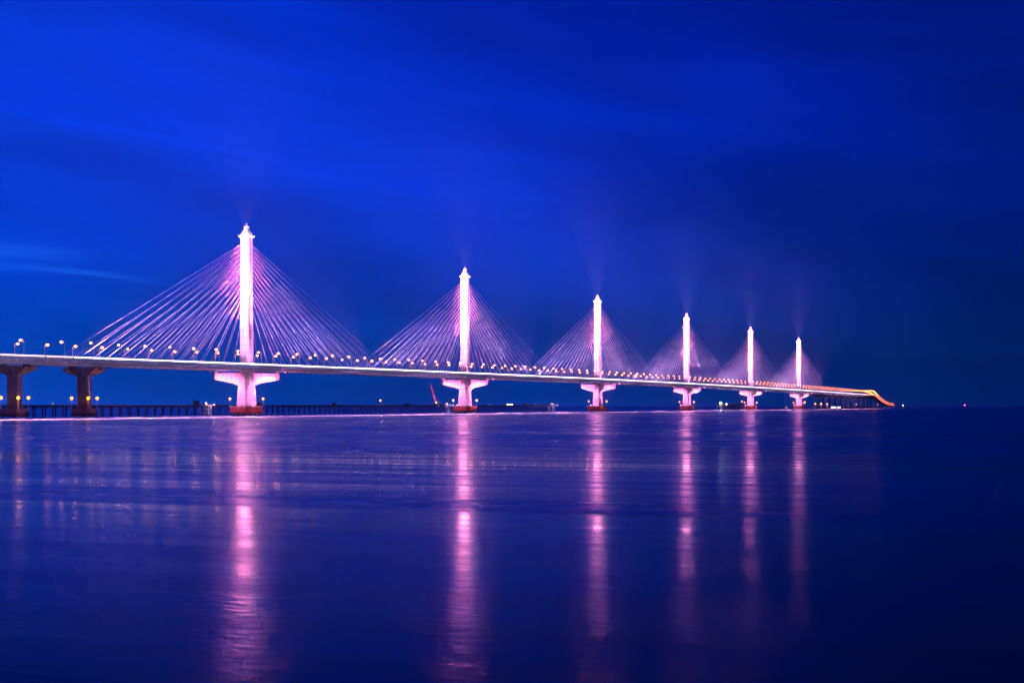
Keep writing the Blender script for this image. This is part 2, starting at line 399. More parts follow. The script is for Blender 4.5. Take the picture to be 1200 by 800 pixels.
# ------------------------------------------------------------------ towers
unit = MB().loft([[(math.cos(a), math.sin(a), z) for a in [2*math.pi*i/6 for i in range(6)]] for z in (0, 1)]).mesh('stay_cable', M['cable'], True)
def cable(a, b, r, parent):
    a, b = Vector(a), Vector(b); d = b - a
    o = link('stay_cable', unit, parent)
    o.rotation_mode = 'QUATERNION'; o.rotation_quaternion = d.to_track_quat('Z', 'X'); o.location = a
    o.scale = (r, r, d.length); return o
def fluted(a, b, c, z, rec, w=0.42):
    pts = []
    def face(p, q, nx, ny):                              # p, q ends of a flat; recess in the middle
        for f_, d in ((0, 0), (0.5 - w/2, 0), (0.5 - w/2 + 0.02, rec), (0.5 + w/2 - 0.02, rec), (0.5 + w/2, 0), (1, 0)):
            pts.append((p[0] + (q[0]-p[0])*f_ - nx*d, p[1] + (q[1]-p[1])*f_ - ny*d, z))
    face((a, -b+c), (a, b-c), 1, 0); face((a-c, b), (-a+c, b), 0, 1)
    face((-a, b-c), (-a, -b+c), -1, 0); face((-a+c, -b), (a-c, -b), 0, -1)
    return pts
TW = [('nearest and tallest white bridge tower at left, with red lettering', 'first'),
      ('second floodlit bridge tower from the left, beside the small crane', 'second'),
      ('third floodlit bridge tower from the left, near the picture centre', 'third'),
      ('fourth floodlit bridge tower from the left', 'fourth'),
      ('fifth floodlit bridge tower from the left, second from the far end', 'fifth'),
      ('sixth and smallest bridge tower, farthest to the right', 'sixth')]
cap_mesh = MB().loft([octo(11.6,10.2,3.2,1.9), octo(12.0,10.6,3.3,2.1), octo(12.0,10.6,3.3,7.3)]).mesh('pile_cap', M['cap'])
cap_rim = MB().loft([octo(12.5,11.1,3.4,7.3), octo(12.5,11.1,3.4,8.4)]).mesh('cap_rim', M['cap'])
panel = MB().loft([[(-1.35,0,2.0),(1.35,0,2.0),(1.35,0.3,2.0),(-1.35,0.3,2.0)], [(-1.45,-0.35,2.8),(1.45,-0.35,2.8),(1.45,0.3,2.8),(-1.45,0.3,2.8)], [(-1.45,-0.35,6.6),(1.45,-0.35,6.6),(1.45,0.3,6.6),(-1.45,0.3,6.6)], [(-1.35,0,7.25),(1.35,0,7.25),(1.35,0.3,7.25),(-1.35,0.3,7.25)]]).mesh('fender_panel', M['fender'])
pile_mesh = MB().tube((0,0,-6),(0,0,1.95),0.9,0.9,10).mesh('pile', M['pile'], True)
pl_post = MB().tube((0,0,0),(0,0,5.6),0.16,0.11,6).box(-0.35,0.35,-0.35,0.35,0,0.3).mesh('post', M['post'])
pl_lan = MB().ball((0,0,6.2),0.85,0.85).mesh('lantern', M['amber'], True)
pl_cap = MB().loft([octo(0.55,0.55,0.15,6.95), octo(0.15,0.15,0.05,7.3)]).mesh('lantern_cap', M['black'])
pl_col = MB().loft([octo(0.28,0.28,0.08,5.5), octo(0.36,0.36,0.1,5.66)]).mesh('lantern_base', M['black'])
def pier_lamp(loc, label, light=0, k=1.0):
    r = thing('pier_lamp', label, 'lamp', loc, 0, 'amber lamps on the bridge piers')
    link('post', pl_post, r); ln = link('lantern', pl_lan, r); link('lantern_cap', pl_cap, ln); link('lantern_base', pl_col, ln)
    if k != 1: r.scale = (k,k,k)
    if light: point(Vector(loc) + Vector((0,0,4.8)), light, (1.0, 0.30, 0.08), 0.3)
    return r
def letters(parent, txt, size, place, m, depth):
    cu = bpy.data.curves.new('lettering', 'FONT'); cu.body = txt; cu.size = size; cu.extrude = depth
    cu.align_x = 'CENTER'; cu.align_y = 'CENTER'; cu.resolution_u = 2
    o = bpy.data.objects.new('lettering', cu); COL.objects.link(o)
    dg = bpy.context.evaluated_depsgraph_get(); me = bpy.data.meshes.new_from_object(o.evaluated_get(dg))
    bpy.data.objects.remove(o); bpy.data.curves.remove(cu)
    me.materials.clear(); me.materials.append(m); me.name = 'sign_character'
    c = link('sign_character', me, parent); c.matrix_local = place; return c

for i in range(6):
    s = float(i); zd = zdeck(s); dz = zd - zdeck(0)
    base = P(s)
    root = thing('bridge_tower', TW[i][0], 'bridge tower', base, ROT, 'cable-stayed towers of the bridge')
    W = lambda x, y, z: base + U*x - N*y + Vector((0,0,z))          # local to world
    ztop = 151.8 + dz
    # pier column below the road: rectangle whose corners open into flats towards the top
    col = MB().loft([octo(7.6,5.3,0.25,8.402), octo(7.2,5.05,0.9,16), octo(6.9,4.9,1.7,26), octo(6.7,4.85,2.0,zd-12), octo(5.6,4.8,1.7,zd-1)]).build('column', M['pier'], root)
    secs = [fluted(5.1,4.6,1.5,zd-1.0,0.4), fluted(4.95,4.5,1.5,zd+10,0.4), fluted(4.4,4.1,1.45,zd+60,0.4), fluted(4.15,3.95,1.4,ztop,0.4)]
    sh_ = MB().loft(secs).build('shaft', M['tower'], root)
    MB().loft([octo(5.75,5.35,1.5,zd-0.05), octo(5.75,5.35,1.5,zd+1.6), octo(5.4,5.0,1.5,zd+2.1)]).build('shaft_plinth', M['head_panel'], root)
    cr = MB().loft([octo(4.3,4.1,1.4,ztop-0.6), octo(4.8,4.6,0.9,ztop+0.1), octo(5.0,4.8,0.7,ztop+0.5), octo(4.5,4.3,1.2,ztop+0.9),
                    octo(3.9,3.7,1.1,ztop+2.6), octo(2.9,2.8,0.9,ztop+4.6), octo(2.0,1.95,0.6,ztop+6.4), octo(1.5,1.45,0.45,ztop+7.6)]).build('crown', M['tower'], root)
    MB().loft([octo(1.4,1.35,0.4,ztop+7.6), octo(1.3,1.25,0.4,ztop+8.1), octo(2.0,1.95,0.5,ztop+8.6), octo(2.0,1.95,0.5,ztop+8.9), octo(0.8,0.8,0.25,ztop+9.4), octo(0.12,0.12,0.03,ztop+11.9)]).build('finial', M['tower'], cr)
    for cx in (-1, 1):
        for cy_ in (-1, 1):                                        # upturned corner horns of the crown
            MB().loft([octo(0.45,0.45,0.1,ztop+0.3,cx*4.5,cy_*4.3), octo(0.12,0.12,0.03,ztop+1.5,cx*4.9,cy_*4.7)]).build('crown_horn', M['tower'], cr)
    # four brackets in plan X, carrying bearings
    for sx in (-1, 1):
        for sy in (-1, 1):
            d = Vector((sx*22.4, sy*15.6, 0)); ln = d.length; d = d/ln; w = Vector((-d.y, d.x, 0))*1.95
            def ring(r_, z0, z1):
                c = d*r_
                return [tuple(c - w + Vector((0,0,z0))), tuple(c + w + Vector((0,0,z0))), tuple(c + w + Vector((0,0,z1))), tuple(c - w + Vector((0,0,z1)))]
            zt = zd - 6.6
            br = MB().loft([ring(3.0, zt-12.0, zt), ring(8.2, zt-10.2, zt), ring(10.5, zt-9.0, zt), ring(ln+1.3, zt-5.6, zt), ring(ln+1.8, zt-5.0, zt)]).build('bracket', M['pier'], root)
            bevel(br, 0.15, 1)
            c = d*ln
            MB().loft([octo(1.7,1.7,0.4,zt,c.x,c.y), octo(1.7,1.7,0.4,zt+0.7,c.x,c.y), octo(1.2,1.2,0.3,zt+0.72,c.x,c.y), octo(1.2,1.2,0.3,zd-4.92,c.x,c.y)]).build('bearing', M['white'], br)
    # pile cap with fenders and piles
    cp = link('pile_cap', cap_mesh, root); link('cap_rim', cap_rim, cp)
    for (x0,y0,x1,y1) in ((-8.7,-10.6,8.7,-10.6),(12.0,-7.3,12.0,7.3),(8.7,10.6,-8.7,10.6),(-12.0,7.3,-12.0,-7.3)):
        a = Vector((x0,y0,0)); b = Vector((x1,y1,0)); kq = 5 if abs(x1-x0) > 1 else 4
        for q in range(kq):
            c = a.lerp(b, (q+0.5)/kq); o = link('fender_panel', panel, cp, c); o.rotation_euler = (0,0,math.atan2(y1-y0, x1-x0))
            o.scale = (1, 1, random.uniform(0.985, 1.0))
    for (x0,y0,a) in ((10.35,-8.95,math.atan2(3.3,3.3)),(10.35,8.95,math.pi-math.atan2(3.3,3.3)),(-10.35,8.95,math.atan2(3.3,3.3)+math.pi),(-10.35,-8.95,-math.atan2(3.3,3.3))):
        o = link('fender_panel', panel, cp, (x0,y0,0)); o.rotation_euler = (0,0,a)
    for x in (-9.5,-3.2,3.2,9.5):
        for y in (-8.2,0,8.2): link('pile', pile_mesh, cp, (x,y,0))
    # stay cables: four planes, twelve each side
    for sx in (-1, 1):
        for y in (-26.6, -6.9, 6.9, 26.6):
            for q in range(12):
                x = 43.5 + 14.5*q
                za = 101.5 + dz + 4.0*q
                xs = 4.7 if abs(y) > 10 else 4.6
                sd = s + sx*x/SPAN
                cable((sx*4.0, math.copysign(1.2 if abs(y) < 10 else 2.6, y), za), (sx*x, y, zdeck(sd) + 0.1), 0.105, root)
    nm = TW[i][1]
    # floodlights for the shaft: banks of narrow beams
    for sx, pw in ((-1, 3.8 if i == 0 else 2.5 if i < 3 else 2.0), (1, 0.2)):
        sd = 'left' if sx < 0 else 'right'
        for q, (tz, pp) in enumerate(((88, 0.3e7), (104, 0.8e7), (121, 1.7e7), (140, 3.4e7))):
            fl = floodlight(W(sx*(80 + 1.6*q), 0, zdeck(s + sx*80/SPAN)), W(0,0,tz+dz), pw*pp, PALE, 14, '%s shaft floodlight of four on the deck %s of the %s tower' % (ORD[q+1], sd, nm), 0.7, 0.052*80/math.hypot(80, tz+dz-zd)*1.0)
            MB().box(-0.4,0.4,-5.75,5.75,-0.75,-0.002).build('cross_beam', M['girder'], fl).rotation_euler = (0,0,ROT)
    for q, (tz, pp) in enumerate(((100, 0.07e7), (140, 0.26e7))):
        floodlight(W(5 + 1.6*q, -26.2, zd), W(0,0,tz+dz), pp*1.3, PINK, 19, '%s shaft floodlight of two on the near deck edge below the %s tower' % (ORD[q+1], nm), 0.7, 4.2/math.hypot(24, tz+dz-zd))
    floodlight(W(-4, -26.0, zd), W(0,0,70+dz), 5.0e4, PINK, 110, 'wide floodlight on the near deck edge below the %s tower' % nm, 0.8)
    floodlight(W(-30, -7.2, zd), W(0,0,75+dz), 8.0e4, PINK, 70, 'low floodlight on the deck just left of the %s tower' % nm, 0.8)
    # floodlights for the cables: from mid-span back up along the fan, on cross beams in the gap between the carriageways
    for sx in (-1, 1):
        x = 219.0; zz = zdeck(s + sx*x/SPAN)
        fl = floodlight(W(sx*x, 0, zz), W(sx*95, 0, 93+dz), 6.0e6 if sx < 0 else 1.25e7, (1.0, 0.46, 0.92), 46, 'cable floodlight between the carriageways at mid-span %s of the %s tower' % ('left' if sx < 0 else 'right', nm), 0.8)
        MB().box(-0.4,0.4,-5.75,5.75,-0.75,-0.002).build('cross_beam', M['girder'], fl).rotation_euler = (0,0,ROT)
    # bare point lights added beside the corners to brighten the crown
    for cx in (-1, 1):
        for cy_ in (-1, 1): point(W(cx*5.6, cy_*5.4, ztop+1.9), 2600, (1.0,0.62,0.82), 0.25)
    # sky beams thrown up from the crown
    for q, (dx, dy) in enumerate(((-14, 10), (12, -9))):
        spot(W(dx*0.09, dy*0.09, ztop+9.6), W(dx, dy, ztop+95), 0.9e7 if i < 2 else 1.9e7, (0.60, 0.38, 1.0), 42, 1.0)
        MB().loft([octo(0.35,0.35,0.1,ztop+8.9,dx*0.06,dy*0.06), octo(0.45,0.45,0.1,ztop+9.5,dx*0.07,dy*0.07)]).build('beam_projector', M['black'], cr)
    # pier floodlights: on the cap for the brackets, others added under the girders to light column and cap
    for (x, y, tx, ty, tz, pw, an, wd) in ((-11.7, -3.0, -15, 10.2, zd-9.5, 4.2e5, 62, 'left'), (-1.0, -10.3, 15, -10.2, zd-9.5, 4.2e5, 62, 'front'), (11.7, 3.0, 15, -9, zd-9.5, 5e4, 70, 'right'), (1.0, 10.3, -15, 10, zd-9.5, 5e4, 70, 'back')):
        floodlight(W(x, y, 8.41), W(tx, ty, tz), pw, PALE, an, 'pier floodlight on the %s edge of the %s tower pile cap' % (wd, nm), 0.9)
    for (x, y, tx, ty, an, wd) in ((-32, 14, -7, 0, 62, 'left'), (21, -25.0, 1, -5, 66, 'front')):
        fl = floodlight(W(x, y, zd-6.6), W(tx, ty, 17), 1.5e5, PINK, an, 'added floodlight hung under the deck facing the %s side of the %s tower pier' % (wd, nm), 0.8)
        MB().box(-0.08,0.08,-0.62,-0.56,0.95,3.0).box(-0.08,0.08,0.56,0.62,0.95,3.0).build('hanger', M['rail'], fl)
    # amber lamps on the cap
    for (x, y, wd) in ((-11.0, 9.3, 'left'), (11.0, -9.3, 'right')):
        pier_lamp(W(x, y, 8.41), 'amber lamp on the %s end of the %s tower pile cap' % (wd, nm), 900)
    if i == 0:
        zs = [109.3, 102.5, 96.3, 89.2]
        for ch, z in zip('嘉绍大桥', zs):
            fx = -(4.15 + (4.4-4.15)*(ztop-z)/(ztop-zd-60)) + 0.32
            letters(root, ch, 3.4, Matrix.Translation((fx,0,z)) @ Matrix.Rotation(-math.pi/2,4,'Z') @ Matrix.Rotation(math.pi/2,4,'X'), M['letters'], 0.12)
            letters(root, ch, 6.0, Matrix.Translation((0,5.0,z)) @ Matrix.Rotation(math.pi,4,'Z') @ Matrix.Rotation(math.pi/2,4,'X'), M['neon'], 1.0)

# ------------------------------------------------------------------ street lamps
sl_post = MB().tube((0,0,0),(0,0,9.4),0.26,0.17,7).tube((0,0,9.4),(0.35,0,10.2),0.12,0.11,6).tube((0.35,0,10.2),(1.1,0,10.75),0.11,0.10,6).tube((1.1,0,10.75),(2.2,0,10.95),0.10,0.09,6).box(-0.35,0.35,-0.35,0.35,0,0.4).mesh('post', M['post'])
sl_head = MB().loft([[(2.0,-0.25,10.95),(3.3,-0.3,11.0),(3.3,0.3,11.0),(2.0,0.25,10.95)], [(2.0,-0.18,11.2),(3.1,-0.2,11.25),(3.1,0.2,11.25),(2.0,0.18,11.2)]]).mesh('lantern_housing', M['post'])
sl_bulbA = MB().ball((2.75,0,10.35),1.08,0.85).mesh('lantern', M['sodium'], True)
sl_bulbB = MB().ball((2.75,0,10.4),0.95,0.78).mesh('lantern', M['sodium2'], True)
def street_lamp(s, m, near, label):
    r = thing('street_lamp', label, 'street lamp', P(s, m, zdeck(s) - 0.1), ROT + (math.pi/2 if near else -math.pi/2), 'street lamps along the bridge')
    link('post', sl_post, r); h = link('lantern_housing', sl_head, r); bl = link('lantern', sl_bulbB if near else sl_bulbA, h); kb = random.uniform(0.82, 1.15); bl.scale = (kb, kb, kb); bl.location = (2.75*(1-kb), 0, 10.48*(1-kb))
    k = random.uniform(0.97, 1.03); r.scale = (1, 1, k)
    if s < 2.3: point(P(s, m - (2.75 if near else -2.75), zdeck(s) + 9.7*k), 2600 if not near else 1700, (1.0, 0.27, 0.12) if not near else (1.0, 0.36, 0.26), 0.8)
    return r
TWN = ['nearest tower', 'second tower', 'third tower', 'fourth tower', 'fifth tower', 'farthest tower']
STEP = 29.55 / SPAN
for row, m, ph in (('near', 26.9, -0.5945), ('far', -26.9, -0.5005)):
    sps = []
    k0 = -6
    for k in range(k0, 140):
        s = ph + k*STEP
        if s < -0.80 or s > S_R: continue
        if row == 'near' and s < -0.60: s -= 0.021
        for tw_ in range(6):                              # no lamp inside a tower foot
            pass
        sps.append(s)
    cnt = {}
    order = sorted(sps, key=lambda s: abs(s - min(5, max(0, round(s)))))
    for s in order:
        tw_ = min(5, max(0, int(round(s)))); side = 'left' if s < tw_ else 'right'
        cnt[(tw_, side)] = cnt.get((tw_, side), 0) + 1
        street_lamp(s, m, row == 'near', 'street lamp on the %s deck edge, %s to the %s of the %s' % (row, ORD[cnt[(tw_, side)]], side, TWN[tw_]))

# ------------------------------------------------------------------ light bars added under the deck edge to brighten the water along the bridge
UB = 34.0
uf_box = MB().box(-UB,UB,-0.25,0.25,-0.35,0.0).mesh('housing', M['black'])
uf_brk = MB().box(-0.1,0.1,-0.1,0.1,0.0,0.6).mesh('hanger', M['rail'])
cnt = {}
ups = [-0.80 + k/6.0 for k in range(-1, 46)]
for s in sorted(ups, key=lambda s: abs(s - min(5, max(0, round(s))))):
    if s > S_R: continue
    tw_ = min(5, max(0, int(round(s)))); side = 'left' if s < tw_ else 'right'
    cnt[(tw_, side)] = cnt.get((tw_, side), 0) + 1
    z = zdeck(s) - 4.0
    p = P(s, 26.6, z)
    r = thing('added_light_bar', 'added light bar under the near deck edge, %s to the %s of the %s' % (ORD[cnt[(tw_, side)]], side, TWN[tw_]), 'light bar', p, ROT, 'added light bars under the deck edge')
    link('housing', uf_box, r)
    for x in (-28, 0, 28): link('hanger', uf_brk, r, (x,0,0.0)).scale = (1,1,3.0)
    d = bpy.data.lights.new('bar_glow', 'AREA'); d.shape = 'RECTANGLE'; d.size = UB*2; d.size_y = 0.4; d.energy = 0.95e5; d.color = (1.0, 0.46, 0.86); d.spread = R(92)
    ao = bpy.data.objects.new('bar_glow', d); COL.objects.link(ao); ao.location = p + Vector((0,0,-0.37))
    zax = -(N*0.48 + Vector((0,0,-0.88))).normalized(); xax = U.copy(); yax = zax.cross(xax)
    ao.matrix_world = Matrix.Translation(p + Vector((0,0,-0.37))) @ Matrix((xax, yax, zax)).transposed().to_4x4()

# ------------------------------------------------------------------ approach piers
def pier_meshes(zt, cw=4.9):
    c = MB().loft([octo(cw*.53,cw,0.6,6.5), octo(cw*.53,cw*.96,0.6,zt-7.5), octo(2.7,max(cw*1.2,4),0.7,zt-5.6)])
    h = MB()
    prof = [(6.0,-5.6),(10.0,-4.9),(17.0,-2.0),(17.0,0.0),(-17.0,0.0),(-17.0,-2.0),(-10.0,-4.9),(-6.0,-5.6)]
    h.loft([[(-3.0, y, zt+z) for y, z in prof], [(3.0, y, zt+z) for y, z in prof]])
    pl = MB()
    for sy in (1, -1):                                    # ribbed panels on the sloping shoulders
        for sx in (-3.12, 3.0):
            pl.add([(sx,sy*7.0,zt-4.9),(sx,sy*9.8,zt-4.5),(sx,sy*16.2,zt-1.6),(sx,sy*12.6,zt-1.0),(sx+.12,sy*7.0,zt-4.9),(sx+.12,sy*9.8,zt-4.5),(sx+.12,sy*16.2,zt-1.6),(sx+.12,sy*12.6,zt-1.0)],
                   [(0,1,2,3),(7,6,5,4),(0,4,5,1),(1,5,6,2),(2,6,7,3),(3,7,4,0)])
    b = MB().loft([octo(5.6,8.6,1.6,1.4), octo(5.6,8.6,1.6,6.5)])
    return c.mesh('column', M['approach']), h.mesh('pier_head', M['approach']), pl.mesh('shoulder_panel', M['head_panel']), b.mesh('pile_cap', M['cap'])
pier_pile = MB().tube((0,0,-5),(0,0,1.4),0.7,0.7,8).mesh('pile', M['pile'], True)
def pier(pos, rot, zt, label, group, meshes=None, detail=True, cw=4.9):
    r = thing('bridge_pier', label, 'bridge pier', (pos.x,pos.y,0), rot, group)
    c, h, p, b = meshes or pier_meshes(zt, cw)
    link('column', c, r); hh_ = link('pier_head', h, r)
    for y in (-11.0, 11.0):
        MB().loft([octo(1.4,3.0,0.3,zt,0,y), octo(1.4,3.0,0.3,zt+1.3,0,y)]).build('bearing_block', M['approach'], hh_)
    link('shoulder_panel', p, hh_)
    cp = link('pile_cap', b, r)
    if detail:
        for x in (-3.6, 3.6):
            for y in (-6.5, 0, 6.5): link('pile', pier_pile, cp, (x,y,0))
    return r
for s, lb in ((-0.637,'wide-headed grey approach pier at the left edge of the picture'), (-0.475,'grey approach pier under the bridge, second from the left edge')):
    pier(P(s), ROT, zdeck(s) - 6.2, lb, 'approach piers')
    nm = 'leftmost pier' if s < -0.6 else 'pier second from the left edge'
    for x, y, wd, lt in ((-4.6, 7.6, 'left', 300), (-4.6, -7.4, 'right', 300), (4.8, -7.6, 'rear right', 0)):
        q = P(s) + U*x - N*y; pier_lamp(Vector((q.x,q.y,6.5)), 'amber lamp on the %s side of the %s' % (wd, nm), lt, 1.22)
    # pier-head uplights
    for sy in (-1, 1):
        q = P(s) + U*(-5.2) - N*(sy*8.0); d = P(s) - N*(sy*12)
        spot((q.x,q.y,9.0), (d.x,d.y,zdeck(s)-8.5), 1.5e4, (1.0,0.34,0.20), 34, 0.8)
for k in range(7):
    s = 5.475 + 0.1636*k
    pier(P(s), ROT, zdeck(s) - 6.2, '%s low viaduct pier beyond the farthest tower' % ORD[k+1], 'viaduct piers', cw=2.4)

# ------------------------------------------------------------------ far viaduct: turns away and comes down to the far bank
ctl = [(P(6.3), zdeck(6.3)), (P(S_R), zdeck(S_R))]
for px, yy, z in ((1016, 3990, 38.2), (1022, 4200, 36.2), (1026.5, 4750, 31.0), (1031, 5650, 24.0), (1036, 6900, 17.0), (1041, 8500, 11.5), (1046, 10500, 8.0), (1049, 12000, 7.0)):
    ctl.append((Vector(((px-600)/F*yy, yy, 0)), z))
pts = [Vector((p.x, p.y, z)) for p, z in ctl]
def catmull(ps, n):
    out = []
    for i in range(1, len(ps)-2):
        a, b, c, d = ps[i-1:i+3]
        for j in range(n):
            u = j/n; out.append(0.5*((2*b) + (c-a)*u + (2*a-5*b+4*c-d)*u*u + (3*b-a-3*c+d)*u**3))
    out.append(ps[-2]); return out
path = catmull(pts, 24)
via = thing('curved_viaduct', 'distant viaduct curving away to the horizon with orange lights', 'bridge', (0,0,0))
def taper(u): return 1.0 - 0.64*min(1.0, u/0.28)        # the two carriageways draw together on the curve
def psweep(sec):
    mb = MB(); rings = []
    for i, p in enumerate(path):
        tdir = (path[min(i+1,len(path)-1)] - path[max(i-1,0)]); tdir.z = 0; tdir.normalize(); nn = Vector((tdir.y,-tdir.x,0))
        kw = taper(i/len(path)); rings.append([p + nn*(m*kw) + Vector((0,0,dz)) for m, dz in sec])
    return mb.loft(rings)
psweep([(-20,-4.4),(20,-4.4),(27,-1.4),(27,-0.3),(-27,-0.3),(-27,-1.4)]).build('deck', M['girder'], via)
psweep([(26.6,-0.28),(27.0,-0.28),(27.0,0.75),(26.6,0.75)]).build('parapet', M['rail'], via)
psweep([(27.1,-0.4),(27.3,-0.4),(27.3,0.3),(27.1,0.3)]).build('edge_light', M['led_far'], via)
cum = [0.0]
for a, b in zip(path[:-1], path[1:]): cum.append(cum[-1] + (b-a).length)
def along(dist):
    import bisect
    i = min(max(bisect.bisect(cum, dist) - 1, 0), len(path)-2)
    u = (dist - cum[i])/(cum[i+1]-cum[i]); p = path[i].lerp(path[i+1], u); d = (path[i+1]-path[i]); d.z = 0; d.normalize()
    return p, d
lp, lb_ = MB(), MB()
dd = 12.0
while dd < cum[-1]:
    p, d = along(dd); nn = Vector((d.y,-d.x,0))
    for sgn in (-1, 1):
        q = p + nn*(26.4*sgn*taper(min(0.28, dd/1500.0)))
        lp.tube(q, q + Vector((0,0,10.6)), 0.2, 0.12, 4); lp.tube(q + Vector((0,0,10.6)), q + Vector((0,0,10.9)) - nn*(2.4*sgn), 0.12, 0.1, 4)
        lb_.ball(q + Vector((0,0,10.7)) - nn*(2.6*sgn), 0.75, 0.5)
    dd += 22
fo = thing('distant_lamp_row', 'rows of orange street lamps merging along the curved viaduct', 'street lamps', (0,0,0))
del fo['category']; 
fo['category'] = 'street lamp'; fo['kind'] = 'stuff'
lp.build('posts', M['post'], fo)['kind'] = 'stuff'; lb_.build('lanterns', M['sodium_far'], fo)['kind'] = 'stuff'
dd = 40.0; k = 0; fp = MB()
while dd < cum[-1]:
    p, d = along(dd); rot = math.atan2(d.y, d.x)
    if k < 4: pier(Vector((p.x,p.y,0)), rot, p.z - 5.7, '%s small pier under the curving end of the viaduct' % ORD[k+1], 'viaduct piers', None, False, 1.8)
    elif p.z > 9:
        m4 = Matrix.Translation((p.x,p.y,0)) @ Matrix.Rotation(rot,4,'Z'); q = MB()
        q.loft([octo(1.3,2,0.4,0), octo(1.3,2,0.4,p.z-5.5)]); q.box(-1.6,1.6,-5,5,p.z-5.5,p.z-4.42)
        fp.add([m4 @ Vector(v) for v in q.v], q.f)
    k += 1; dd += 90 if k < 4 else 700
fp.build('far_piers', M['approach'], via)['kind'] = 'stuff'

# ------------------------------------------------------------------ construction trestles behind the bridge
MT = -62.0
tr_pile = MB().tube((0,0,-4),(0,0,8.0),0.42,0.42,6).mesh('pile', M['rust'], True)
tr_post = MB().box(-0.06,0.06,-0.06,0.06,0,1.2).mesh('rail_post', M['rust'])
def trestle(sa, sb, label, step, rake):
    r = thing('trestle', label, 'trestle', P(sa, MT), ROT, 'work trestles behind the bridge')
    Lx = (sb - sa)*SPAN
    MB().box(0,Lx,-4.2,4.2,8.55,9.0).build('deck', M['rust'], r)
    for y in (-3.4, 0, 3.4): MB().box(0.2,Lx-0.2,y-0.3,y+0.3,8.02,8.548).build('beam', M['rust'], r)
    for y in (-4.1, 4.1):
        g = MB().box(0,Lx,y-0.05,y+0.05,9.95,10.05).box(0,Lx,y-0.04,y+0.04,9.5,9.56)
        for i in range(int(Lx/4)+1): g.box(i*4-0.05,i*4+0.05,y-0.05,y+0.05,9.002,9.95)
        g.build('railing', M['rust'], r)
    nb = int(Lx/step)
    for i in range(nb + 1):
        x = i*step + random.uniform(-0.6,0.6)
        x = min(max(x, 0.8), Lx-0.8)
        cb = MB().box(x-0.35,x+0.35,-4.4,4.4,7.5,8.0).build('crossbeam', M['rust'], r)
        for y in (-3.6, 3.6):
            for dx in (-rake, rake):
                o = link('pile', tr_pile, r, (x+dx*0.35, y, 0))
                o.rotation_euler = (0, math.atan2(-dx, 9.0)*1.0, 0)
    return r
trestle(-0.86, s_at(236, MT), 'dark pile trestle behind the two left approach piers', 11.0, 1.1)
trestle(s_at(246, MT), s_at(517, MT), 'long dark pile trestle between the nearest and second towers', 9.5, 0.6)
trestle(s_at(556, MT), s_at(641, MT), 'short dark pile trestle right of the second tower', 11.0, 0.6)

# lattice landings at the trestle ends
def lattice(px, wpx, h, label, light):
    s = s_at(px, MT + 6); r = thing('lattice_landing', label, 'lattice tower', P(s, MT + 6), ROT, 'lattice landings of the work trestles')
    w = wpx*0.5
    legs = MB()
    for x in (-w, 0, w):
        for y in (-3, 3):
            MB().tube((x,y,-3),(x,y,h),0.38,0.38,6).build('leg', M['white'], r)
    for y in (-3.05, 3.05):
        for x0, x1 in ((-w,0),(0,w)):
            for z0, z1 in ((0.4,h*0.5),(h*0.5,h-0.3)):
                MB().tube((x0,y,z0),(x1,y,z1),0.2,0.2,5).build('brace', M['white'], r)
                MB().tube((x1,y+0.25,z0),(x0,y+0.25,z1),0.2,0.2,5).build('brace', M['white'], r)
    MB().box(-w-1.5,w+1.5,-3.8,3.8,h,h+0.5).build('platform', M['white'], r)
    c = MB().box(-w*0.7,-w*0.7+2.6,-1.5,1.5,h+0.5,h+3.2).build('cabin', M['white'], r)
    MB().box(-w*0.7+0.4,-w*0.7+2.2,-1.56,-1.502,h+1.6,h+2.7).build('window', M['window'], c)
    for i in range(5):
        x = -w-1.3 + i*(2*w+2.6)/4
        MB().box(x-0.06,x+0.06,-3.75,-3.63,h+0.5,h+1.6).build('rail_post', M['white'], r)
    MB().box(-w-1.4,w+1.4,-3.76,-3.62,h+1.6,h+1.72).build('rail', M['white'], r)
    q = P(s, MT + 15, h*0.55)
    if light:                                             # lamp added on an arm over the water to brighten the landing
        MB().tube((0,-3.7,h+0.3),(0,-9.0,h+1.2),0.1,0.1,5).build('outrigger', M['white'], r); MB().ball((0,-9.0,h+0.9),0.3,0.3).build('added_fill_lamp', M['sodium2'], r, True)
        point(P(s, MT + 15.0, h + 0.3), light*0.25, (1.0,0.62,0.85), 0.3)
    return r
lattice(241, 8.0, 8.6, 'pale braced landing at the trestle end, left of the nearest tower', 9e3)
lattice(523, 7.5, 8.6, 'pale braced landing at the trestle end, left of the second tower', 1.2e4)
lattice(646, 7.5, 8.8, 'small pale braced landing at the right end of the short trestle', 1.6e4)

